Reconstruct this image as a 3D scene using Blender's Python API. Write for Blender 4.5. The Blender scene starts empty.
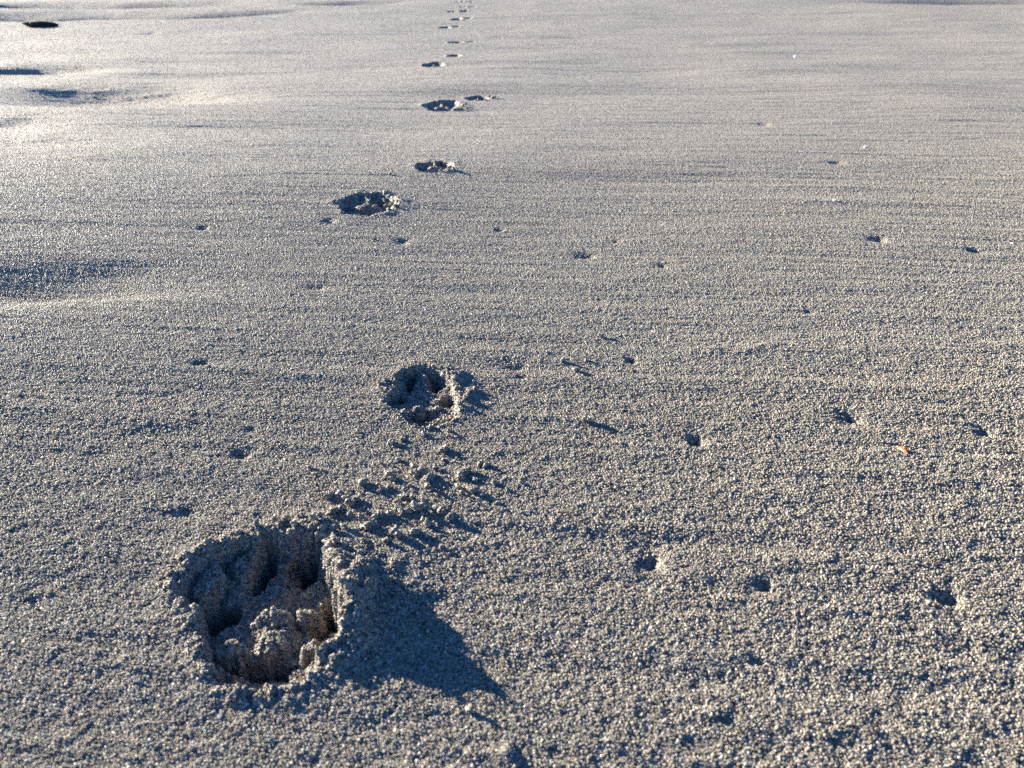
import bpy, math
import numpy as np

rng = np.random.default_rng(11)
C = bpy.context.scene.collection
D = bpy.data

# ------------------------------------------------------------------ camera figures
F_PX, W_PX, H_PX = 760.0, 1024, 768
CAM_H = 0.27
PITCH = math.radians(30.3)
CP, SP = math.cos(PITCH), math.sin(PITCH)

def tilt(x, y):
    """the beach falls a little ahead and rises to the right"""
    return -0.008 * np.clip(y - .5, 0, 6) + 0.012 * np.clip(x, -4, 6) * np.clip((y - .4) / 1.2, 0, 1)

def swell(x, y):
    return tilt(x, y) + 0.005 * fbm(np.asarray(x) * 1.6, np.asarray(y) * 2.2, 3, 2)

def at(px, py, z=0.0):
    """the point at height z over the flat beach seen at a place of the photograph"""
    a = (px - 512) / F_PX
    b = (384 - py) / F_PX
    dy = CP + b * SP
    dz = -SP + b * CP
    p = np.zeros(2)
    for _ in range(5):                        # meet the gently tilted beach
        t = (CAM_H - z - float(swell(p[0], p[1]))) / -dz
        p = np.array([a * t, dy * t])
    return p

# ------------------------------------------------------------------ noise
def _hash(ix, iy, seed):
    h = (ix.astype(np.int64) * 374761393 + iy.astype(np.int64) * 668265263 + seed * 974634777) & 0xFFFFFFFF
    h = ((h ^ (h >> 13)) * 1274126177) & 0xFFFFFFFF
    h = ((h ^ (h >> 16)) * 2246822519) & 0xFFFFFFFF
    return ((h ^ (h >> 15)) & 0xFFFFFF) / float(0xFFFFFF)

def vnoise(x, y, seed=0):
    """value noise, -1..1"""
    ix = np.floor(x); iy = np.floor(y)
    fx = x - ix; fy = y - iy
    fx = fx * fx * fx * (fx * (fx * 6 - 15) + 10)
    fy = fy * fy * fy * (fy * (fy * 6 - 15) + 10)
    a = _hash(ix, iy, seed); b = _hash(ix + 1, iy, seed)
    c = _hash(ix, iy + 1, seed); d = _hash(ix + 1, iy + 1, seed)
    return ((a + (b - a) * fx) * (1 - fy) + (c + (d - c) * fx) * fy) * 2 - 1

def rot(x, y, a):
    c, s = math.cos(a), math.sin(a)
    return x * c + y * s, -x * s + y * c

def fbm(x, y, seed, octs=3, gain=0.5):
    v = 0; amp = 1; k = 1
    for o in range(octs):
        xr, yr = rot(x, y, 0.7 * o + 0.3)
        v = v + amp * vnoise(xr * k, yr * k, seed + 17 * o)
        amp *= gain; k *= 2.03
    return v

def sstep(a, b, x):
    t = np.clip((x - a) / (b - a), 0, 1)
    return t * t * (3 - 2 * t)

# ------------------------------------------------------------------ the structured grid of the beach
Y_OFF = 0.158
u_core = np.arange(-0.86, 0.86001, 0.00142)
s = 0.00142; ext = []; u = 0.86
while u < 60:
    s *= 1.16; u += s; ext.append(u)
ext = np.array(ext)
U = np.concatenate([-ext[::-1], u_core, ext])
ys = [0.06]
while ys[-1] < 140:
    y = ys[-1]
    r = 0.00165
    if y > 1.2: r = 0.00165 * (1 + (y - 1.2) * 0.9)
    ys.append(y + (y + Y_OFF) * min(r, 0.06))
ys = np.array(ys)
back = []
yb, s = 0.06, 0.0006
while yb > -12:
    s *= 1.3; yb -= s; back.append(yb)
back = np.array(back)[::-1]
Yr = np.concatenate([back, ys])
scale_r = np.concatenate([np.full(len(back), 0.06 + Y_OFF), ys + Y_OFF])
NR, NC = len(Yr), len(U)
X = (U[None, :] * scale_r[:, None])
Y = np.repeat(Yr[:, None], NC, 1)

# ------------------------------------------------------------------ height of the beach
def waves(x, y):
    d = np.maximum(y, 0.1)
    z = swell(x, y) + 0.003 * fbm(x * 3.0 + y * .4, y * 9.0 + x * 1.1, 5, 2) * sstep(0.2, 2.5, d)
    # wind streaks lying across the view
    yy = y + 0.10 * x
    st = fbm(x * 5.0, yy * 62.0, 21, 3, 0.6)
    z = z + 0.0006 * vnoise(x * 2.2 + 7, yy * 24.0, 35) * sstep(.2, .6, d)
    z = z + (0.00060 + 0.0001 * sstep(.5, 1.8, d)) * st
    yy = y - 0.17 * x
    st2 = vnoise(x * 14.0, yy * 95.0, 29)
    z = z + 0.0004 * st2 * (0.5 + 0.5 * vnoise(x * 3, y * 3, 31))
    # lumpy grain clusters, rough in the dry sand close by, blown smooth farther off
    k = 1 - .92 * sstep(.2, .9, d)
    z = z + 0.00030 * k * fbm(x * 400, y * 400, 41, 2, .7)
    z = z + 0.00034 * k * fbm(x * 95, y * 120, 47, 2, .6)
    return z

Z = waves(X, Y)
OWN = np.zeros((NR, NC), np.int32)            # which thing or part each vertex belongs to

def window(x0, x1, y0, y1):
    r0, r1 = np.searchsorted(Yr, [y0, y1]); r0 = max(r0 - 1, 0); r1 = min(r1 + 1, NR)
    us = [x0 / scale_r[r0], x0 / scale_r[r1 - 1], x1 / scale_r[r0], x1 / scale_r[r1 - 1]]
    c0, c1 = np.searchsorted(U, [min(us), max(us)])
    return slice(r0, r1), slice(max(c0 - 1, 0), min(c1 + 1, NC))

# broad hollows with a shaded far side:   px, py, half width px, half height px, steepness
HOLLOWS = [(20, 283, 165, 16, .98), (95, 270, 90, 8, .5), (105, 93, 85, 6.0, 1.35), (60, 88, 35, 2.5, .5),
           (0, 68, 60, 3.4, 1.5), (0, 122, 55, 6, .8), (0, 140, 60, 6, .8), (60, 12, 90, 3.2, 1.5),
           (130, 3, 60, 1.8, 1.6), (235, 10, 45, 1.3, 1.3), (350, 3, 30, 1.1, .9), (20, 3, 40, 1.4, 1.4),
           (170, 75, 50, 2.5, .5), (990, 1, 75, 2.2, 1.3), (300, 127, 110, 5, .42), (620, 95, 120, 4, .25),
           (680, 180, 150, 6, .25), (60, 455, 70, 10, .22), (630, 548, 60, 12, .2), (900, 585, 100, 10, .12),
           (450, 135, 120, 5, .22), (200, 160, 130, 5, .25), (270, 52, 60, 1.8, .5)]
for (px, py, rx, ry, k) in HOLLOWS:
    if py < 150: rx *= 1.6; ry *= 1.0; k *= .78
    c = at(px, py)
    ex = abs(at(px + rx, py)[0] - at(px, py)[0])
    ey = abs(at(px, py - ry)[1] - at(px, py + ry)[1]) / 2
    A = k * ey * 0.42
    sl = window(c[0] - 3.2 * ex, c[0] + 3.2 * ex, c[1] - 3.2 * ey, c[1] + 3.2 * ey)
    dx = (X[sl] - c[0]) / ex; dy = (Y[sl] - c[1]) / ey
    wob = 0.22 * vnoise(X[sl] / ex * 1.6, Y[sl] / ey * .8, 61)
    dy = dy + wob + (0.2 if py > 150 else .3) * dx
    Z[sl] -= A * np.exp(-(dx * dx) * 1.1 - dy * dy * 1.0) * sstep(3.2, 2.2, np.hypot(dx, dy))

# ------------------------------------------------------------------ things drawn into the beach
owners = {0: ('ground', None)}                # id -> (part or thing name, thing record)
things = []
def new_owner(name, rec):
    k = len(owners); owners[k] = (name, rec); return k

def poly_sd(x, y, P):
    """signed distance to a closed outline, negative inside"""
    d = np.full(x.shape, 1e9); ins = np.zeros(x.shape, bool)
    n = len(P)
    for i in range(n):
        ax, ay = P[i]; bx, by = P[(i + 1) % n]
        ex, ey = bx - ax, by - ay
        t = np.clip(((x - ax) * ex + (y - ay) * ey) / (ex * ex + ey * ey), 0, 1)
        d = np.minimum(d, (x - ax - t * ex) ** 2 + (y - ay - t * ey) ** 2)
        cond = ((ay > y) != (by > y)) & (x < ex * (y - ay) / (ey + 1e-12) + ax)
        ins ^= cond
    d = np.sqrt(d)
    return np.where(ins, -d, d)

def smooth_outline(P, n=3):
    P = [np.array(p, float) for p in P]
    for _ in range(n):
        Q = []
        for i in range(len(P)):
            a, b = P[i], P[(i + 1) % len(P)]
            Q += [a * .75 + b * .25, a * .25 + b * .75]
        P = Q
    return P

def smin(a, b, k):
    h = np.clip(.5 + .5 * (b - a) / k, 0, 1)
    return b * (1 - h) + a * h - k * h * (1 - h)

def carve_print(outline, floor, hollows, lumps, rims, seed, unit, rec, wall=0.004, parts=True, crumb=0.0016, band=0.006, steep=.014):
    """outline: ground points; hollows: (kind, x, y, rx, ry, angle, depth); lumps: (x, y, rx, ry, angle, up);
    rims: (x, y, rx, ry, angle, up) heaps of pushed-up sand"""
    P = np.array(smooth_outline(outline, 2))
    pad = 0.13 * unit / 0.08
    sl = window(P[:, 0].min() - pad, P[:, 0].max() + pad, P[:, 1].min() - pad, P[:, 1].max() + pad)
    x, y = X[sl], Y[sl]
    wx = x + 0.0024 * unit / .08 * fbm(x * 150, y * 150, seed, 3, .6)
    wy = y + 0.0024 * unit / .08 * fbm(x * 150, y * 150, seed + 5, 3, .6)
    sd = poly_sd(wx, wy, P)
    inside = sstep(wall * .75, -wall * .45, sd)
    z = np.zeros_like(x)
    heap = np.zeros_like(x)
    for (cx, cy, rx, ry, a, up) in rims:
        lx, ly = rot(wx - cx, wy - cy, a)
        h = up * np.exp(-(lx / rx) ** 2 - (ly / ry) ** 2)
        heap += h * (1 + .22 * vnoise(x * 95 * .08 / unit, y * 95 * .08 / unit, seed + 71) + .10 * vnoise(x * 240 * .08 / unit, y * 240 * .08 / unit, seed + 72))
    heap += 0.0018 * unit / .08 * np.exp(-np.maximum(sd, 0) / (0.007 * unit / .08))
    z_out = heap
    f = -floor * np.ones_like(x) * (1 + 0.15 * vnoise(x * 160, y * 160, seed + 9))
    best = np.full(x.shape, 1.0); bid = np.zeros(x.shape, np.int32)
    ids = []
    for (kind, cx, cy, rx, ry, a, dep) in hollows:
        lx, ly = rot(wx - cx, wy - cy, a)
        q = np.sqrt((lx / rx) ** 2 + (ly / ry) ** 2)
        f = smin(f, -dep + (dep - floor * .5) * sstep(.55, 1.12, q) , 0.0010 * unit / .08)
        oid = new_owner(kind, rec) if parts else None
        ids.append(oid)
        m = q < best
        best = np.where(m, q, best); bid = np.where(m, oid if parts else 0, bid)
    for (cx, cy, rx, ry, a, up) in lumps:
        lx, ly = rot(wx - cx, wy - cy, a)
        f = np.maximum(f, -floor + up - steep * ((lx / rx) ** 2 + (ly / ry) ** 2) ** 1.6 * (1 + .12 * vnoise(x * 260, y * 260, seed + 60)))
    z = z_out * (1 - inside) + f * inside
    # crumbly, clotted sand on the rim and in the hollow
    near = np.exp(-(np.maximum(sd, 0) / (0.006 * unit / .08)) ** 2) * (.28 + .72 * sstep(-.007 * unit / .08, -.001, sd))
    cr = np.abs(fbm(x * 150 * .08 / max(unit, .05), y * 150 * .08 / max(unit, .05), seed + 40, 3, .62))
    z += crumb * near * (cr - .35) * 1.7 + crumb * .3 * near * vnoise(x * 420, y * 420, seed + 77)
    Z[sl] += z
    own = OWN[sl]
    rimid = new_owner('rim' if parts else 'self', rec)
    edge = band * (1 + .35 * vnoise(x * 120, y * 120, seed + 3))
    m = (sd < edge) | (heap > 0.0032 * unit / .08)
    own[m] = rimid
    if parts:
        mm = (best < 1.0) & (sd < 0.0005)
        own[mm] = bid[mm]
    OWN[sl] = own
    rec['center'] = P.mean(0)

def print_rec(label):
    r = dict(name='paw_print', label=label, category='paw print', group='dog paw prints in one line across the sand')
    things.append(r); return r

# --- the big print in front (zoomed picture coordinates -> beach)
def q1(zx, zy, z=0.0): return at(150 + zx / 2.762, 490 + zy / 2.762, z)
def q2(zx, zy, z=0.0): return at(340 + zx / 5.12, 340 + zy / 5.12, z)
def ell(q, zx, zy, rx, ry, z=0.0):
    c = q(zx, zy, z); ex = (q(zx + rx, zy, z) - q(zx - rx, zy, z))[0] / 2; ey = (q(zx, zy - ry, z) - q(zx, zy + ry, z))[1] / 2
    return c[0], c[1], ex, ey

r = print_rec('largest and nearest paw print, deep and crumbly, with a long blue shadow beside it')
out = [q1(x, y, z) for x, y, z in [(88, 228, .003), (110, 195, .003), (170, 168, .004), (235, 138, .004), (300, 125, .004), (370, 115, .005), (440, 118, .005), (480, 150, .006), (494, 205, .008),
                        (520, 240, .009), (512, 285, .009), (540, 345, .007), (528, 395, .004), (480, 425, .003), (442, 455, .002), (434, 506, .001), (395, 538, 0), (300, 547, 0),
                        (200, 534, 0), (168, 478, 0), (160, 432, 0), (140, 395, 0), (125, 340, .001), (98, 290, .002)]]
H = []
for kind, zx, zy, rx, ry, a, dep, zz in [('toe_hollow', 200, 362, 64, 52, .1, .030, -.013), ('toe_hollow', 322, 230, 48, 98, .12, .042, -.020),
                                     ('toe_hollow', 450, 235, 48, 84, -.1, .042, -.020), ('toe_hollow', 484, 378, 58, 50, -.3, .030, -.014),
                                     ('pad_hollow', 300, 492, 128, 44, 0, .028, -.010)]:
    H.append((kind, *ell(q1, zx, zy, rx, ry, zz), a, dep))
L = []
for zx, zy, rx, ry, a, top in [(387, 262, 24, 48, 0, -.013), (335, 348, 60, 32, 0, -.0016), (430, 335, 52, 28, .2, -.0030), (228, 428, 62, 20, .25, -.0020),
                              (350, 405, 92, 52, 0, -.0050), (150, 245, 62, 62, 0, -.0035), (262, 200, 34, 70, 0, -.004),
                              (400, 150, 34, 22, 0, -.005), (440, 440, 20, 30, 0, -.003)]:
    L.append((*ell(q1, zx, zy, rx, ry, top), a, top + .0105))
R = []
for zx, zy, rx, ry, a, up, zz in [(520, 170, 34, 70, .1, .0050, .01), (558, 250, 56, 105, .15, .0078, .011), (572, 335, 62, 84, .25, .0056, .008), (610, 265, 130, 140, .15, .0052, .006), (500, 440, 70, 50, .4, .003, .002),
                              (300, 95, 170, 36, -.1, .0028, .002), (465, 105, 50, 36, 0, .003, .003), (150, 165, 90, 36, .5, .0018, .002), (90, 240, 30, 60, 0, .001, .001)]:
    R.append((*ell(q1, zx, zy, rx, ry, zz), a, up))
carve_print(out, .0105, H, L, R, 301, .08, r, wall=.0042, crumb=.0019)

# --- the second print
r = print_rec('second paw print from the front, round and crumbly with its pad hollow in blue shade')
out = [q2(*p) for p in [(300, 185), (345, 160), (410, 152), (475, 155), (520, 190), (560, 230), (590, 290), (612, 330), (590, 362),
                        (580, 400), (520, 432), (440, 440), (360, 425), (322, 395), (345, 360), (270, 345), (232, 310), (250, 280), (290, 270), (290, 220)]]
H = []
for kind, zx, zy, rx, ry, a, dep, zz in [('toe_hollow', 290, 315, 60, 32, 0, .013, -.006), ('toe_hollow', 360, 235, 42, 72, .1, .019, -.010),
                                     ('toe_hollow', 500, 245, 52, 60, 0, .019, -.010), ('toe_hollow', 550, 335, 52, 34, 0, .014, -.007), ('pad_hollow', 420, 400, 100, 36, 0, .013, -.005)]:
    H.append((kind, *ell(q2, zx, zy, rx, ry, zz), a, dep))
L = [(*ell(q2, zx, zy, rx, ry, top), a, top + .0045) for zx, zy, rx, ry, a, top in
     [(435, 225, 34, 50, 0, -.004), (400, 338, 50, 22, 0, -.0008), (490, 345, 40, 22, 0, -.002), (420, 185, 46, 20, 0, -.0025)]]
R = [(*ell(q2, zx, zy, rx, ry), a, up) for zx, zy, rx, ry, a, up in
     [(600, 200, 36, 36, 0, .0024), (668, 275, 32, 28, 0, .0030), (560, 165, 50, 26, 0, .0018), (612, 250, 36, 40, 0, .0012), (640, 340, 60, 40, 0, .002), (240, 240, 60, 40, 0, .0028), (400, 130, 100, 25, 0, .0018)]]
carve_print(out, .0045, H, L, R, 402, .05, r, wall=.0030, crumb=.0012, band=.005, steep=.010)

# --- the other prints: a pattern scaled to the width seen in the picture
def small_print(px, py, wpx, hpx, deep, seed, label, parts, turn=0.0):
    r = print_rec(label)
    lc = at(px, py); w = abs(at(px + wpx / 2, py)[0] - at(px - wpx / 2, py)[0])
    l = abs(at(px, py - hpx / 2)[1] - at(px, py + hpx / 2)[1])
    l = min(l, w * 1.35)
    g = np.random.default_rng(seed)
    def T(u, v):
        a = turn; c, s_ = math.cos(a), math.sin(a)
        return (lc[0] + (u * c - v * s_) * w, lc[1] + (u * s_ + v * c) * l)
    shape = [(-.5, .02), (-.44, .26), (-.22, .46), (0, .5), (.24, .46), (.44, .22), (.5, -.02), (.36, -.22), (.28, -.42), (0, -.5), (-.28, -.42), (-.36, -.2)]
    out = [T(a * (1 + .1 * g.normal()), b * (1 + .1 * g.normal())) for a, b in shape]
    hs = []
    for kind, a, b, rx, ry, k in [('toe_hollow', -.34, .04, .15, .19, .8), ('toe_hollow', -.14, .28, .13, .2, 1), ('toe_hollow', .15, .28, .13, .2, 1),
                                  ('toe_hollow', .35, .04, .15, .19, .8), ('pad_hollow', 0, -.26, .27, .2, .85)]:
        c = T(a, b); hs.append((kind, c[0], c[1], rx * w, ry * l, turn, deep * k * (1 + .12 * g.normal())))
    ls = []
    for a, b, rx, ry, k in [(0, .3, .06, .2, .45), (-.05, .0, .2, .09, .55), (.16, .02, .12, .08, .4), (.0, .06, .1, .1, .2)]:
        c = T(a, b); ls.append((c[0], c[1], rx * w, ry * l, turn, deep * .4))
    rs = []
    for a, b, rx, ry, k in [(.60, .05, .16, .22, .05), (.50, .32, .14, .18, .05), (.2, .56, .12, .1, .14), (-.12, .6, .16, .08, .12), (-.55, .2, .1, .15, .1), (.42, -.35, .14, .1, .16)]:
        c = T(a + .04 * g.normal(), b + .04 * g.normal()); rs.append((c[0], c[1], rx * w, ry * l, turn, deep * k * (1 + .25 * g.normal())))
    carve_print(out, deep * .5, hs, ls, rs, seed, w, r, wall=.11 * w, parts=parts, crumb=.0017 if w > .05 else .0013, band=.1 * w, steep=deep * .6)

small_print(366, 205, 60, 21, .014, 501, 'third paw print from the front, just below and left of a smaller one', True, .05)
small_print(434, 167, 38, 12, .012, 502, 'small paw print just above and right of the third print', True)
small_print(441, 106, 36, 10, .015, 503, 'fifth paw print from the front, left of a fainter heaped one', True)
small_print(477, 97, 22, 5, .011, 504, 'faint paw print with a light heap of sand, right of the fifth print', True)
for i, (px, py, w, h, d, lab) in enumerate([
    (433, 65.5, 21, 5.5, .018, 'dark distant paw print first beyond the fifth and sixth prints'),
    (454, 57, 14, 4, .018, 'small dark distant paw print just past and right of the seventh one'),
    (455, 43, 15, 4, .02, 'dark double-looking paw print far up the trail, eighth step from the front'),
    (470, 42, 9, 3, .016, 'tiny paw print touching the right side of the dark double-looking one'),
    (444, 27.5, 14, 3, .02, 'far paw print on the left side of the trail, left of a short dash-like one'),
    (456, 26, 10, 2.6, .02, 'short dash-like far paw print to the right of its wider partner'),
    (456, 19.5, 12, 2.6, .022, 'far paw print fourth pair from the top of the picture, darkest there'),
    (468, 18.5, 9, 2.2, .02, 'pale far paw print on the right of the darkest one near the top'),
    (452, 11.5, 9, 2.2, .022, 'far paw print standing furthest left close to the top of the trail'),
    (464, 11, 8, 2.0, .022, 'far paw print right of the furthest left one near the top'),
    (464, 7, 9, 1.8, .022, 'very far narrow paw print in the last pair but one, its left half'),
    (473, 7, 8, 1.8, .022, 'very far narrow paw print in the last pair but one, its right half'),
    (460, 2, 8, 1.6, .024, 'last visible paw print on the left at the top edge of the picture'),
    (469, 2, 8, 1.6, .024, 'last visible paw print on the right at the top edge of the picture')]):
    small_print(px, py, w, h, d, 600 + i * 7, lab, False)

# --- little pits in the sand
def pit(px, py, wpx, hpx, dep, label, back=0.0, seed=0):
    r = dict(name='sand_pit', label=label, category='pit', group='small pits dimpling the sand')
    things.append(r)
    c = at(px, py)
    wpx *= .78; hpx *= .8; dep *= .64
    ex = abs(at(px + wpx / 2, py)[0] - c[0]); ey = max(abs(at(px, py - hpx / 2)[1] - at(px, py + hpx / 2)[1]) / 2, ex * .5)
    ey = min(ey, ex * 1.3)
    pad = 4 * max(ex, ey)
    sl = window(c[0] - pad, c[0] + pad, c[1] - pad, c[1] + pad)
    x, y = X[sl], Y[sl]
    lx = (x - c[0]) / ex; ly = (y - c[1]) / ey
    w = 0.25 * vnoise(x / ex * 1.7, y / ey * 1.7, 900 + seed)
    # steep near/right wall, long gentle ramp on the far left
    lx2 = np.where(lx < 0, lx * .66, lx * .95); ly2 = np.where(ly > 0, ly * .75, ly * .95)
    q = np.hypot(lx2, ly2) + w
    Z[sl] -= dep * (.72 * np.exp(-np.maximum(q * 1.15, 0) ** 2.2) + .28 * np.exp(-(q * .55) ** 2))
    Z[sl] += dep * .06 * np.exp(-((lx - 1.7) / 1.0) ** 2 - ((ly - .1) / .8) ** 2)
    own = OWN[sl]; own[(q < 1.25) & (own == 0)] = new_owner('self', r); OWN[sl] = own
    r['center'] = c

PITS = [(697, 441, 17, 12, .0062, 'dark pit right of centre, midway between the lone crumb and the orange flake'),
        (851, 418, 20, 10, .0060, 'wide pit just above and left of the orange flake'),
        (986, 432, 15, 9, .0055, 'pit near the right edge, level with the orange flake'),
        (652, 562, 24, 18, .0078, 'largest pit, dark blue, right of the long shadow of the nearest paw print'),
        (766, 586, 15, 12, .0045, 'shallow pit between the two dark pits at lower right'),
        (950, 600, 22, 16, .0072, 'dark slanting pit at the lower right edge'),
        (632, 361, 11, 6, .0045, 'small round pit right of the three crumbs with streaky shadows'),
        (587, 256, 20, 6, .0055, 'oval double pit above the centre of the beach'),
        (616, 242, 9, 4, .003, 'faint pit just above and right of the oval double pit'),
        (664, 266, 9, 4, .0035, 'small pit right of the oval double pit'),
        (880, 239, 14, 5, .0062, 'dark pit upper right, the left one of two'),
        (977, 250, 12, 5, .0055, 'dark pit upper right, close to the right edge'),
        (202, 364, 17, 6, .0048, 'thin dark pit on the left, level with the second paw print'),
        (240, 455, 17, 9, .0055, 'dark pit above left of the nearest paw print'),
        (250, 430, 10, 5, .0025, 'shallow pit just above the dark pit left of the crumbs'),
        (185, 514, 26, 8, .0030, 'faint wide pit above the left edge of the nearest paw print'),
        (229, 522, 12, 6, .0028, 'small pit at the upper rim of the nearest paw print'),
        (403, 242, 14, 6, .0042, 'pit below and right of the third paw print'),
        (330, 221, 14, 6, .0042, 'faint pit below left of the third paw print'),
        (203, 228, 10, 4, .0042, 'tiny pit alone on the upper left'),
        (318, 288, 20, 6, .0030, 'faint dimple between the second and third paw prints'),
        (517, 368, 18, 7, .0030, 'shallow pit right of the second paw print'),
        (521, 378, 18, 6, .0032, 'shallow pit below the one right of the second paw print'),
        (500, 230, 9, 4, .004, 'tiny pit above the second paw print, level with the oval one'),
        (810, 312, 10, 4, .003, 'faint pit in the middle of the right half'),
        (35, 600, 18, 12, .0026, 'faint pit at the lower left edge'),
        (325, 670, 10, 8, .0030, 'small dark pit at the lower right corner of the nearest paw print'),
        (760, 662, 16, 10, .0026, 'faint pit below the shallow pit at lower right'),
        (150, 33, 14, 2, .010, 'thin dark dimple among the far ripples'),
        (285, 53, 20, 2.4, .010, 'thin far dimple left of the distant paw prints'),
        (765, 124, 14, 3.0, .0035, 'thin far pit on the upper right'),
        (838, 163, 14, 3.0, .0038, 'thin pit above the dark pits of the upper right')]
for i, a in enumerate(PITS):
    pit(*a, seed=i)
# sand heaped low, part of the ground
for (px, py, rx, ry, up) in [(710, 716, 16, 6, .0022), (150, 420, 60, 10, .0012), (815, 560, 70, 8, .0012), (505, 752, 10, 8, .002),
                             (740, 350, 60, 6, .0015)]:
    cx, cy, ex, ey = ell(at, px, py, rx, ry)
    sl = window(cx - 3 * ex, cx + 3 * ex, cy - 3 * ey, cy + 3 * ey)
    Z[sl] += up * np.exp(-((X[sl] - cx) / ex) ** 2 - ((Y[sl] - cy) / ey) ** 2) * (1 + .5 * vnoise(X[sl] * 200, Y[sl] * 200, 5))

# ------------------------------------------------------------------ height lookup
def lookup(x, y):
    r = np.clip(np.searchsorted(Yr, y) - 1, 0, NR - 2)
    t = (y - Yr[r]) / (Yr[r + 1] - Yr[r])
    sc = scale_r[r] + (scale_r[r + 1] - scale_r[r]) * t
    uu = x / sc
    c = np.clip(np.searchsorted(U, uu) - 1, 0, NC - 2)
    s_ = (uu - U[c]) / (U[c + 1] - U[c])
    z = (Z[r, c] * (1 - s_) + Z[r, c + 1] * s_) * (1 - t) + (Z[r + 1, c] * (1 - s_) + Z[r + 1, c + 1] * s_) * t
    return z, r, c
def ground_z(x, y):
    z, _, _ = lookup(np.array([x]), np.array([y])); return float(z[0])

# ------------------------------------------------------------------ materials
def mat(name):
    m = D.materials.new(name); m.use_nodes = True; return m, m.node_tree.nodes, m.node_tree.links

TRANSL = .10
GRAIN_COLOURS = [(0.00, (.028, .025, .024)), (.08, (.075, .066, .056)), (.18, (.146, .132, .110)), (.40, (.212, .194, .163)), (.60, (.272, .252, .214)),
                 (.78, (.245, .190, .130)), (.86, (.33, .308, .28)), (.965, (.52, .50, .465)), (.992, (.24, .12, .06))]
def grain_ramp(n, interp='CONSTANT'):
    r = n.new('ShaderNodeValToRGB'); r.color_ramp.interpolation = interp
    e = r.color_ramp.elements
    e[0].position = 0; e[0].color = (*GRAIN_COLOURS[0][1], 1)
    e[1].position = GRAIN_COLOURS[1][0]; e[1].color = (*GRAIN_COLOURS[1][1], 1)
    for p, c in GRAIN_COLOURS[2:]:
        k = e.new(p); k.color = (*c, 1)
    return r

SM, n, l = mat('sand')
b = n['Principled BSDF']
tc = n.new('ShaderNodeNewGeometry')
vo = n.new('ShaderNodeTexVoronoi'); vo.inputs['Scale'].default_value = 900
l.new(tc.outputs['Position'], vo.inputs['Vector'])
sep = n.new('ShaderNodeSeparateColor'); l.new(vo.outputs['Color'], sep.inputs['Color'])
tone = n.new('ShaderNodeAttribute'); tone.attribute_name = 'tone'
isg = n.new('ShaderNodeMath'); isg.operation = 'GREATER_THAN'; isg.inputs[1].default_value = -.5; l.new(tone.outputs['Fac'], isg.inputs[0])
mixf = n.new('ShaderNodeMix'); mixf.data_type = 'FLOAT'
l.new(isg.outputs[0], mixf.inputs['Factor']); l.new(sep.outputs['Red'], mixf.inputs[2]); l.new(tone.outputs['Fac'], mixf.inputs[3])
rp = grain_ramp(n); l.new(mixf.outputs[0], rp.inputs['Fac']); l.new(rp.outputs['Color'], b.inputs['Base Color'])
wn = n.new('ShaderNodeTexWhiteNoise'); wn.noise_dimensions = '1D'; l.new(mixf.outputs[0], wn.inputs['W'])
mr = n.new('ShaderNodeMapRange'); mr.inputs['To Min'].default_value = .52; mr.inputs['To Max'].default_value = .85
l.new(wn.outputs['Value'], mr.inputs['Value']); l.new(mr.outputs['Result'], b.inputs['Roughness'])
bp = n.new('ShaderNodeBump'); bp.invert = True; bp.inputs['Strength'].default_value = .7; bp.inputs['Distance'].default_value = .0005
l.new(vo.outputs['Distance'], bp.inputs['Height']); l.new(bp.outputs['Normal'], b.inputs['Normal'])
b.inputs['Specular IOR Level'].default_value = .4
tr = n.new('ShaderNodeBsdfTranslucent'); l.new(rp.outputs['Color'], tr.inputs['Color'])
mx = n.new('ShaderNodeMixShader'); mg = n.new('ShaderNodeMath'); mg.operation = 'MULTIPLY'; mg.inputs[1].default_value = TRANSL
l.new(isg.outputs[0], mg.inputs[0]); l.new(mg.outputs[0], mx.inputs['Fac']); l.new(b.outputs[0], mx.inputs[1]); l.new(tr.outputs[0], mx.inputs[2])
l.new(mx.outputs[0], n['Material Output'].inputs['Surface'])

def simple_mat(name, c1, c2, scale, rough, bump):
    m, n, l = mat(name); b = n['Principled BSDF']
    tc = n.new('ShaderNodeTexCoord'); no = n.new('ShaderNodeTexNoise'); no.inputs['Scale'].default_value = scale; no.inputs['Detail'].default_value = 5
    l.new(tc.outputs['Object'], no.inputs['Vector'])
    r = n.new('ShaderNodeValToRGB'); r.color_ramp.elements[0].position = .35; r.color_ramp.elements[1].position = .65
    r.color_ramp.elements[0].color = (*c1, 1); r.color_ramp.elements[1].color = (*c2, 1)
    l.new(no.outputs['Fac'], r.inputs['Fac']); l.new(r.outputs['Color'], b.inputs['Base Color'])
    bp = n.new('ShaderNodeBump'); bp.inputs['Strength'].default_value = .6; bp.inputs['Distance'].default_value = bump
    l.new(no.outputs['Fac'], bp.inputs['Height']); l.new(bp.outputs['Normal'], b.inputs['Normal'])
    b.inputs['Roughness'].default_value = rough
    return m
M_ORANGE = simple_mat('orange_chitin', (.36, .085, .02), (.50, .17, .06), 600, .45, .0003)
M_DARKSPOT = simple_mat('dark_brown', (.05, .02, .01), (.12, .04, .02), 900, .5, .0002)
M_DARK = simple_mat('dark_wood', (.010, .009, .009), (.030, .026, .022), 60, 1.0, .002)
M_TWIG = simple_mat('twig', (.05, .04, .03), (.16, .12, .08), 500, .8, .0003)
M_SHELL = simple_mat('shell', (.85, .83, .78), (.93, .92, .9), 200, .2, .0001)

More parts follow.
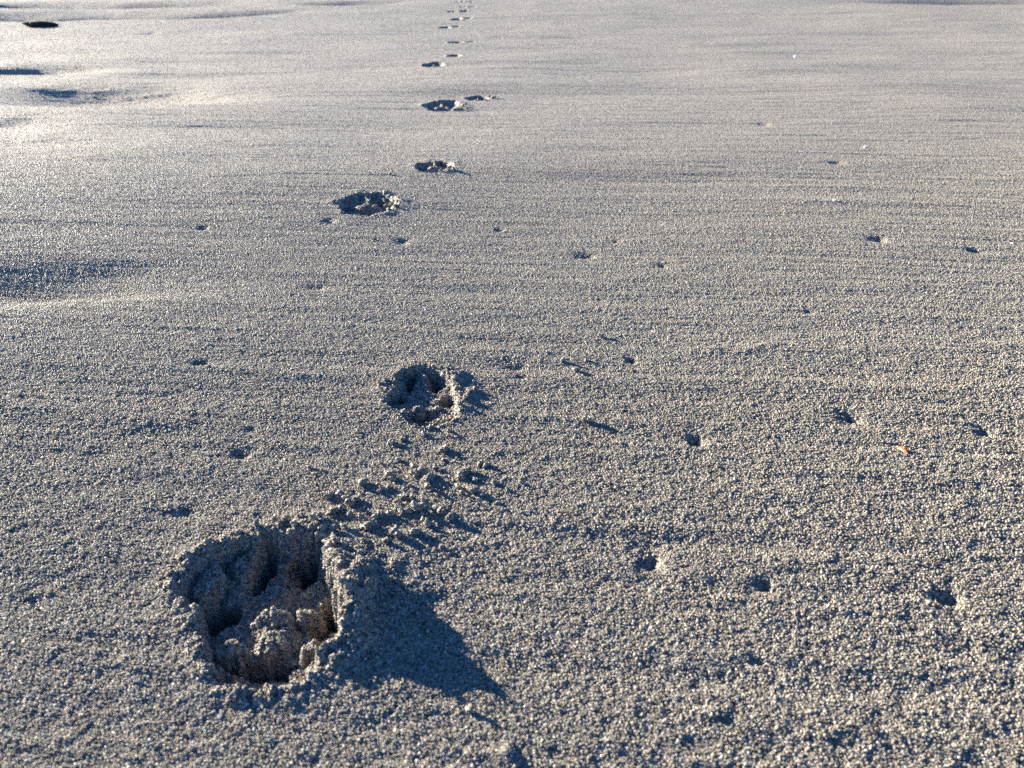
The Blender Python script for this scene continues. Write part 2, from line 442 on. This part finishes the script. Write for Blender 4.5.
# ------------------------------------------------------------------ mesh building; the grains lying on a thing are part of its mesh
import bmesh
def ico(sub):
    bm = bmesh.new(); bmesh.ops.create_icosphere(bm, subdivisions=sub, radius=1)
    v = np.array([p.co[:] for p in bm.verts]); f = np.array([[p.index for p in q.verts] for q in bm.faces]); bm.free()
    return v, f
ICO = {1: ico(1), 2: ico(2)}
IV, IF = ico(3)

def make_object(name, verts, faces, gpts, grad, material, parent=None, origin=(0, 0, 0), sub=1, tone=(0, 1)):
    """verts with faces (all of one size) plus a small rough pebble for every grain"""
    o3 = np.array(origin, float)
    ng = len(gpts)
    V_ = [verts]; sizes = [np.full(len(faces), faces.shape[1])]; loops = [faces.ravel()]; tones = [np.full(len(verts), -1.0)]
    if ng:
        iv, fi = ICO[sub]
        gv = iv[None] * grad[:, None, None] * (1 + .12 * rng.normal(size=(ng, len(iv), 1))) * (1 + .18 * rng.normal(size=(ng, 1, 3))) + gpts[:, None]
        V_.append(gv.reshape(-1, 3))
        off = len(verts) + np.arange(ng) * len(iv)
        loops.append((fi[None] + off[:, None, None]).ravel()); sizes.append(np.full(ng * len(fi), 3))
        tones.append(np.repeat(tone[0] + (tone[1] - tone[0]) * rng.random(ng), len(iv)))
    allv = np.concatenate(V_); sizes = np.concatenate(sizes); loops = np.concatenate(loops)
    me = D.meshes.new(name)
    me.vertices.add(len(allv)); me.vertices.foreach_set('co', (allv - o3).astype(np.float32).ravel())
    me.loops.add(len(loops)); me.loops.foreach_set('vertex_index', loops.astype(np.int32))
    st = np.concatenate([[0], np.cumsum(sizes)[:-1]]).astype(np.int32)
    me.polygons.add(len(sizes)); me.polygons.foreach_set('loop_start', st)
    me.polygons.foreach_set('use_smooth', np.ones(len(sizes), bool))
    me.attributes.new('tone', 'FLOAT', 'POINT').data.foreach_set('value', np.concatenate(tones).astype(np.float32))
    me.materials.append(material)
    me.update(calc_edges=True)
    ob = D.objects.new(name, me); C.objects.link(ob)
    if parent is not None:
        ob.parent = parent
    else:
        ob.location = origin
    return ob

def make_grains(name, gpts, grad, material, parent):
    """a cloud of grains lying on the ground"""
    me = D.meshes.new(name); n_ = len(gpts)
    me.vertices.add(n_); me.vertices.foreach_set('co', gpts.astype(np.float32).ravel())
    me.attributes.new('radius', 'FLOAT', 'POINT').data.foreach_set('value', grad.astype(np.float32))
    me.attributes.new('tone', 'FLOAT', 'POINT').data.foreach_set('value', (.5 + (rng.random(n_) - .5) * (1 - .55 * sstep(.15, .7, gpts[:, 1]) - .25 * sstep(.7, 1.8, gpts[:, 1]))).astype(np.float32))
    me.materials.append(material)
    ob = D.objects.new(name, me); C.objects.link(ob)
    for x in bpy.context.view_layer.objects: x.select_set(False)
    ob.select_set(True); bpy.context.view_layer.objects.active = ob
    bpy.ops.object.convert(target='POINTCLOUD')
    ob = bpy.context.view_layer.objects.active
    ob.parent = parent
    return ob

# scatter the grains over the whole beach in view and well beside it
gx, gy, gr = [], [], []
y = 0.10
while y < 7.0:
    yo = y + Y_OFF
    s = 0.00063 * max(1.0, yo / 0.34) ** 0.68
    hw = 0.80 * yo
    nx = int(2 * hw / s)
    xs = -hw + (np.arange(nx) + rng.random(nx)) * s
    gx.append(xs); gy.append(y + (rng.random(nx) - .5) * s * 1.6)
    gr.append(s * (0.40 + 0.30 * rng.random(nx) ** 1.5))
    y += s * 0.95
gx = np.concatenate(gx); gy = np.concatenate(gy); gr = np.concatenate(gr)
# steep walls need more grains than their footprint shows
for rec in things:
    if rec['name'] != 'paw_print' or rec['center'][1] > 1.6: continue
    cx, cy = rec['center']; hw = .062 if cy < .35 else .045
    s = 0.00063 * max(1.0, (cy + Y_OFF) / 0.34) ** 0.68
    m = int((2 * hw) ** 2 / s ** 2 * 7)
    ex, ey = cx + (rng.random(m) - .5) * 2 * hw, cy + (rng.random(m) - .5) * 2 * hw
    e = s * .6
    zx = (lookup(ex + e, ey)[0] - lookup(ex - e, ey)[0]) / (2 * e); zy = (lookup(ex, ey + e)[0] - lookup(ex, ey - e)[0]) / (2 * e)
    k = rng.random(m) < np.clip((np.sqrt(1 + zx ** 2 + zy ** 2) - 1.08) / 7, 0, 1) * 1.1
    gx = np.append(gx, ex[k]); gy = np.append(gy, ey[k]); gr = np.append(gr, s * (0.42 + 0.32 * rng.random(k.sum())))
# second, larger and rarer grains
big = rng.random(len(gx)) < .05
gr[big] *= 1.45
print('grains', len(gx), 'grid', NR, NC)
gz, r_i, c_i = lookup(gx, gy)
far = sstep(.34, 1.35, gy)
gz = gz + gr * ((rng.random(len(gx)) - .35) * (1.6 - 1.25 * sstep(.18, .7, gy)) - .75 * far)
keep = (rng.random(len(gx)) > .82 * sstep(.5, 1.9, gy)) & (rng.random(len(gx)) > sstep(4, 7, gy))
gx, gy, gz, gr, r_i, c_i = [q_[keep] for q_ in (gx, gy, gz, gr, r_i, c_i)]
GP = np.stack([gx, gy, gz], 1)

# ------------------------------------------------------------------ cut the beach into ground and things
FOWN = np.maximum(np.maximum(OWN[:-1, :-1], 0), 0)
face_id = FOWN
GOWN = face_id[r_i, c_i]
V = np.stack([X.ravel(), Y.ravel(), Z.ravel()], 1)
idx = np.arange(NR * NC).reshape(NR, NC)
Q = np.stack([idx[:-1, :-1], idx[:-1, 1:], idx[1:, 1:], idx[1:, :-1]], -1).reshape(-1, 4)
fid = face_id.ravel()

def cut(i):
    q = Q[fid == i]
    u_, inv = np.unique(q, return_inverse=True)
    m = GOWN == i
    return V[u_], inv.reshape(-1, 4), GP[m], gr[m]

order = np.argsort(fid, kind='stable')
v_, q_, p_, g_ = cut(0)
ob = make_object('ground', v_, q_, p_[:0], g_[:0], SM)
make_grains('sand_grains', p_, g_, SM, ob)
ob['kind'] = 'structure'; ob['label'] = 'grey and tan beach sand with wind streaks'
for rec in things:
    cx, cy = rec['center']; org = (float(cx), float(cy), 0.0)
    ids = [k for k, (nm, rc) in owners.items() if rc is rec]
    root = None
    if any(owners[k][0] not in ('self',) for k in ids):
        root = D.objects.new(rec['name'], None); C.objects.link(root); root.location = org; root.empty_display_size = .02
    for k in ids:
        if not (fid == k).any(): continue
        v_, q_, p_, g_ = cut(k)
        if root is not None:
            make_object(owners[k][0], v_, q_, p_, g_, SM, parent=root, origin=org, sub=2 if cy < .5 else 1)
        else:
            root2 = make_object(rec['name'], v_, q_, p_, g_, SM, origin=org)
            rec['ob'] = root2
    t = root if root is not None else rec.get('ob')
    if t is None: continue
    t['label'] = rec['label']; t['category'] = rec['category']; t['group'] = rec['group']

# ------------------------------------------------------------------ crumbs of clotted sand
def clod(px, py, size, label, group='crumbs of clotted sand', elong=1.0, ang=0.0, flat=.95):
    c = at(px, py)
    rr = size / 2
    sd = rng.integers(1, 9999)
    v = IV.copy()
    # a clot is a few grains stuck together: push lobes outward
    nl = 5
    lobes = rng.normal(size=(nl, 3)); lobes /= np.linalg.norm(lobes, axis=1)[:, None]
    k = .62 + sum(.55 * np.exp((v @ d_ - 1) * 7) for d_ in lobes)
    v = v * k[:, None] * rr
    v[:, 0] *= elong; v[:, 2] *= flat
    v += rng.normal(size=v.shape) * rr * .02
    vx, vy = rot(v[:, 0], v[:, 1], -ang); v[:, 0], v[:, 1] = vx, vy
    z0 = ground_z(*c)
    z0 = z0 - v[:, 2].min() * .8 + .0004
    v = v + np.array([c[0], c[1], z0])
    # own grains
    n_g = int(34 * (size / .003) ** 2 * elong)
    pick = rng.integers(0, len(IV), n_g)
    g = v[pick] * (1 + .0 * rr) + rng.normal(size=(n_g, 3)) * rr * .14
    rad = .00028 + .00026 * rng.random(n_g)
    keep = g[:, 2] > z0 - rr
    o = make_object('sand_crumb', v, IF, g[keep], rad[keep], SM, origin=(float(c[0]), float(c[1]), float(z0)), tone=(.45, .9))
    o['label'] = label; o['category'] = 'crumb'; o['group'] = group
    return o

def q3(zx, zy): return (310 + zx / 5.12, 460 + zy / 5.12)
def q2p(zx, zy): return (340 + zx / 5.12, 340 + zy / 5.12)
SCAT = 'small tan crumb of sand in the scatter between the two nearest paw prints'
G1 = 'crumbs of sand thrown out between the two nearest prints'
for zx, zy, s in [(80, 195, 3), (110, 185, 2.4), (150, 192, 2.6), (185, 205, 2.6), (262, 135, 3), (285, 128, 2.6), (400, 90, 3), (425, 105, 2.6), (545, 80, 3), (570, 65, 3),
                  (595, 118, 3.4), (615, 105, 3), (775, 85, 3.6), (795, 75, 3), (870, 25, 2.6), (905, 30, 2.6), (205, 235, 3), (240, 212, 2.6),
                  (125, 278, 3), (155, 262, 3), (205, 290, 2.6), (455, 262, 3.4), (500, 272, 3), (540, 262, 3.6), (575, 255, 3), (605, 262, 2.8),
                  (645, 265, 3), (680, 268, 3.4), (375, 298, 3.2), (345, 305, 3), (410, 290, 2.8), (265, 312, 3), (290, 318, 3), (295, 360, 3.6), (325, 350, 3),
                  (430, 392, 3.4), (455, 402, 3), (540, 385, 3.2), (600, 340, 2.6), (35, 375, 2.6), (390, 435, 2.6),
                  (180, 372, 2.8), (520, 75, 2.4), (600, 150, 2.8), (470, 200, 2), (370, 160, 2), (760, 150, 2), (880, 190, 2), (640, 40, 2)]:
    px, py = q3(zx, zy); clod(px, py, s * .001 * 1.35, SCAT, G1, elong=1 + .5 * rng.random(), ang=rng.random() * 3)
for zx, zy, s in [(270, 525, 3), (320, 510, 2.6), (430, 490, 2.4), (525, 570, 3), (540, 560, 2.6), (625, 692, 3.2), (655, 680, 3), (735, 640, 2.6), (445, 722, 3.4),
                  (470, 712, 3), (430, 680, 3), (385, 690, 3), (255, 700, 2.6), (120, 742, 3), (375, 655, 2.6), (790, 740, 2.6), (300, 620, 2.2), (560, 470, 2)]:
    px, py = q2p(zx, zy); clod(px, py, s * .001 * 1.3, SCAT, G1, elong=1 + .5 * rng.random(), ang=rng.random() * 3)
# a fine dusting of still smaller crumbs around them
for i in range(45):
    px = rng.normal(425, 42); py = rng.normal(498, 26) + (425 - px) * .1
    clod(px, py, rng.uniform(.0014, .0024), SCAT, G1, elong=1 + .4 * rng.random(), ang=rng.random() * 3)
clod(*q3(722, 312), .0042, 'round ball of sand at the right end of the ridge by the nearest print', G1, flat=1.0)
clod(*q3(840, 172), .0046, 'round ball of sand furthest right between the nearest prints', G1, elong=1.2, flat=.95)
for px, py, s, e, lab in [(563, 362, 3.4, 1.3, 'pale crumb of sand, upper left of the three right of the second print'),
                          (586, 361.5, 2.8, 1.0, 'pale crumb of sand, upper right of the three right of the second print'),
                          (577, 372.5, 4.6, 1.4, 'pale crumb of sand, lowest and largest of the three right of the second print'),
                          (601, 338, 3.6, 1.3, 'pale crumb of sand above the small round pit near the centre'),
                          (585, 422, 4.4, 1.8, 'lone long crumb of sand with a blue shadow right of centre'),
                          (471, 712, 2.9, 1.0, 'lone crumb of sand at the bottom, below the tip of the long shadow'),
                          (374, 240, 3.0, 1.0, 'tiny crumb of sand just under the third paw print'),
                          (390, 175, 4.0, 1.0, 'tiny crumb of sand left of the small fourth print')]:
    clod(px, py, s * .001, lab, 'lone crumbs of sand', elong=e, ang=-.2)
# clots stuck along the upper rims of the prints (same kind, along the edge)
RIMC = 'small clot of sand stuck on the raised rim of the nearest paw print'
for zx, zy in [(300, 112), (345, 95), (380, 98), (420, 92), (455, 105), (480, 130), (495, 165), (508, 205), (520, 245), (530, 290), (540, 330), (470, 95), (505, 120),
               (210, 150), (250, 130), (170, 165), (100, 215), (90, 245), (320, 330), (345, 335), (185, 425), (225, 418), (375, 522), (440, 470), (505, 140), (518, 178), (412, 325), (512, 160), (500, 185), (525, 210), (515, 225), (535, 265), (522, 300), (545, 310), (538, 352), (548, 365), (515, 400), (490, 425), (465, 440), (552, 285), (540, 235), (445, 120), (398, 110), (360, 112)]:
    clod(150 + zx / 2.762 + rng.normal() * .8, 490 + zy / 2.762 + rng.normal() * .8, rng.uniform(.0026, .0042), RIMC, 'clots on the rim of the nearest print', elong=1 + .4 * rng.random(), ang=rng.random() * 3)
RIM2 = 'small clot of sand stuck on the raised rim of the second paw print'
for zx, zy in [(480, 150), (520, 152), (550, 165), (575, 190), (585, 225), (600, 262), (620, 300), (640, 320), (690, 262), (235, 225), (200, 235), (330, 165), (430, 180), (395, 322), (610, 345), (560, 150)]:
    px, py = q2p(zx, zy); clod(px, py, rng.uniform(.0022, .0036), RIM2, 'clots on the rim of the second print', elong=1 + .4 * rng.random(), ang=rng.random() * 3)

def q5(zx, zy): return (320 + zx / 6.4, 150 + zy / 6.4)
for lab, grp, sz, pts in [
    ('small clot of sand on the edge of the third paw print', 'clots around the third print', .0046,
     [(395, 312), (420, 330), (442, 352), (470, 345), (455, 325), (350, 285), (325, 292), (385, 402), (300, 352), (262, 362), (478, 368), (410, 305), (365, 395), (440, 385), (345, 375), (300, 300)]),
    ('small clot of sand on the edge of the small fourth paw print', 'clots around the fourth print', .0046,
     [(735, 85), (760, 78), (780, 90), (740, 142), (830, 132), (700, 148), (800, 118), (770, 145), (850, 142)]),
    ('small clot of sand on the edge of the fifth paw print', 'clots around the fifth print', .0048,
     [(895, -290), (915, -275), (930, -288), (905, -258), (940, -262)]),
    ('small clot of sand on the edge of the faint sixth paw print', 'clots around the sixth print', .0048,
     [(1060, -345), (1085, -350), (1105, -338), (1120, -345)])]:
    for zx, zy in pts:
        k = rng.uniform(.7, 1.25)
        clod(*q5(zx, zy), sz * k, lab, grp, elong=1 + .5 * rng.random(), ang=rng.random() * 3)

# ------------------------------------------------------------------ small found things
def tagged(o, label, cat, group=None):
    o['label'] = label; o['category'] = cat
    if group: o['group'] = group
def blob(name, size, material, loc, rotz, parent=None, seed=1, tilt=0.0, wob=.12):
    g = np.random.default_rng(seed)
    v = IV.copy()
    k = 1 + wob * np.sin(v[:, 0] * 3.1 + seed) * np.cos(v[:, 1] * 4.2 + seed * 2) + wob * .5 * np.sin(v[:, 2] * 7 + v[:, 0] * 6)
    v = v * k[:, None] * np.array(size) / 2
    c, s_ = math.cos(tilt), math.sin(tilt)
    x_, z_ = v[:, 0] * c + v[:, 2] * s_, -v[:, 0] * s_ + v[:, 2] * c
    v[:, 0], v[:, 2] = x_, z_
    x_, y_ = rot(v[:, 0], v[:, 1], -rotz); v[:, 0], v[:, 1] = x_, y_
    return make_object(name, v + np.array(loc), IF, np.zeros((0, 3)), np.zeros(0), material, parent=parent, origin=(loc if parent is None else (0, 0, 0)))

c = at(903, 451)
root = D.objects.new('orange_flake', None); C.objects.link(root); root.location = (c[0], c[1], ground_z(*c))
tagged(root, 'tiny orange flake with a dark spot lying on the sand at right', 'flake')
# a thin curled husk: a bent shell strip with thickness
def husk():
    vs, fs = [], []
    nu, nv = 12, 7
    for k in (0, 1):
        for i in range(nu + 1):
            t = i / nu * 2 - 1
            w = .0021 * math.sqrt(max(1 - t * t, .02)) * (1 - .15 * t)
            for j in range(nv + 1):
                a = (j / nv * 2 - 1) * 1.15
                vs.append((t * .0048, math.sin(a) * w, .0009 + math.cos(a) * w * .9 + .0006 * t - k * .00035))
    def ID(k, i, j): return k * (nu + 1) * (nv + 1) + i * (nv + 1) + j
    for i in range(nu):
        for j in range(nv):
            fs.append((ID(0, i, j), ID(0, i, j + 1), ID(0, i + 1, j + 1), ID(0, i + 1, j)))
            fs.append((ID(1, i, j), ID(1, i + 1, j), ID(1, i + 1, j + 1), ID(1, i, j + 1)))
    for i in range(nu):
        for j in (0, nv):
            fs.append((ID(0, i, j), ID(0, i + 1, j), ID(1, i + 1, j), ID(1, i, j)))
    for j in range(nv):
        for i in (0, nu):
            fs.append((ID(0, i, j), ID(1, i, j), ID(1, i, j + 1), ID(0, i, j + 1)))
    return np.array(vs), np.array(fs)
v, f = husk(); v *= .85; fd = at(909, 457) - at(897, 446); a = math.atan2(fd[1], fd[0])
vx, vy = rot(v[:, 0], v[:, 1], -a); v[:, 0], v[:, 1] = vx, vy
make_object('husk', v, f, np.zeros((0, 3)), np.zeros(0), M_ORANGE, parent=root)
blob('dark_spot', (.003, .0018, .0014), M_DARKSPOT, (.0008, .0006, .0026), a, parent=root, seed=4)

c = at(41, 27)
z0 = ground_z(*c)
o = blob('driftwood', (.125, .05, .034), M_DARK, (float(c[0]), float(c[1]), z0 + .008), -.1, seed=8, tilt=.06, wob=.3)
tagged(o, 'dark lump of driftwood lying alone on the pale sand at the far left', 'driftwood')

# twig on the shaded slope right of the big print
a0 = q1(566, 328); a1 = q1(650, 312)
pts = [a0 + (a1 - a0) * t + np.array([0, .0006 * math.sin(t * 7)]) for t in np.linspace(0, 1, 12)]
vs, fs = [], []
for i, p in enumerate(pts):
    z0 = ground_z(*p) + .0009; rr = .00045 * (1 - .6 * i / 11)
    for k in range(6):
        t = k / 6 * 2 * math.pi
        vs.append((p[0], p[1] + math.cos(t) * rr, z0 + math.sin(t) * rr))
for i in range(11):
    for k in range(6):
        fs.append((i * 6 + k, i * 6 + (k + 1) % 6, (i + 1) * 6 + (k + 1) % 6, (i + 1) * 6 + k))
o = make_object('twig', np.array(vs), np.array(fs), np.zeros((0, 3)), np.zeros(0), M_TWIG, origin=(float(a0[0]), float(a0[1]), 0.0))
tagged(o, 'tiny dark twig in the blue shade beside the nearest paw print', 'twig')

for i, (px, py, s, lab) in enumerate([(834, 202, .0040, 'tiny white shell chip glinting above the left dark pit at upper right'),
                                (865, 147, .0050, 'tiny white shell chip glinting furthest up the right side'),
                                (1012, 243, .0026, 'tiny white shell chip at the right edge by the dark pit'),
                                (446, 190, .0024, 'tiny white shell chip right of the third paw print'),
                                (795, 57, .0080, 'distant white shell chip on the upper right')]):
    c = at(px, py)
    o = blob('shell_chip', (s, s * .8, s * .5), M_SHELL, (float(c[0]), float(c[1]), ground_z(*c) + s * .3), i, seed=20 + i, tilt=.4)
    tagged(o, lab, 'shell chip', 'white shell chips on the sand')

# ------------------------------------------------------------------ light
SUN_EL = math.radians(11.5)
LDIR = np.array([.835, -.55]); LDIR /= np.linalg.norm(LDIR)          # the way the light travels over the ground
sx, sy = -LDIR
sun = D.lights.new('sun', 'SUN'); sun.energy = 5.0; sun.angle = math.radians(.53); sun.color = (1, .90, .715)
so = D.objects.new('sun', sun); C.objects.link(so)
import mathutils
dvec = mathutils.Vector((LDIR[0] * math.cos(SUN_EL), LDIR[1] * math.cos(SUN_EL), -math.sin(SUN_EL)))
so.rotation_euler = dvec.to_track_quat('-Z', 'Y').to_euler(); so.location = (-2, 2, 2)
w = D.worlds.new('World'); bpy.context.scene.world = w; w.use_nodes = True
n, l = w.node_tree.nodes, w.node_tree.links
sky = n.new('ShaderNodeTexSky'); sky.sky_type = 'NISHITA'; sky.sun_disc = False
sky.ozone_density = 7.0; sky.dust_density = 0.1; sky.air_density = 0.9; sky.sun_elevation = SUN_EL; sky.sun_rotation = math.atan2(sx, sy)
l.new(sky.outputs[0], n['Background'].inputs['Color']); n['Background'].inputs['Strength'].default_value = .051

# ------------------------------------------------------------------ camera
cam = D.cameras.new('camera'); co = D.objects.new('camera', cam); C.objects.link(co)
co.location = (0, 0, CAM_H); co.rotation_euler = (math.pi / 2 - PITCH, 0, 0)
cam.sensor_width = 36; cam.lens = F_PX / W_PX * 36; cam.clip_start = .01; cam.clip_end = 1000
cam.dof.use_dof = True; cam.dof.focus_distance = .58; cam.dof.aperture_fstop = 15
sc = bpy.context.scene; sc.camera = co
sc.view_settings.view_transform = 'Standard'; sc.view_settings.look = 'None'; sc.view_settings.exposure = 2.82; sc.view_settings.gamma = 1
sc.render.engine = 'CYCLES'; sc.cycles.use_denoising = False
sc.cycles.max_bounces = 6; sc.cycles.diffuse_bounces = 4
sc.cycles.use_adaptive_sampling = False
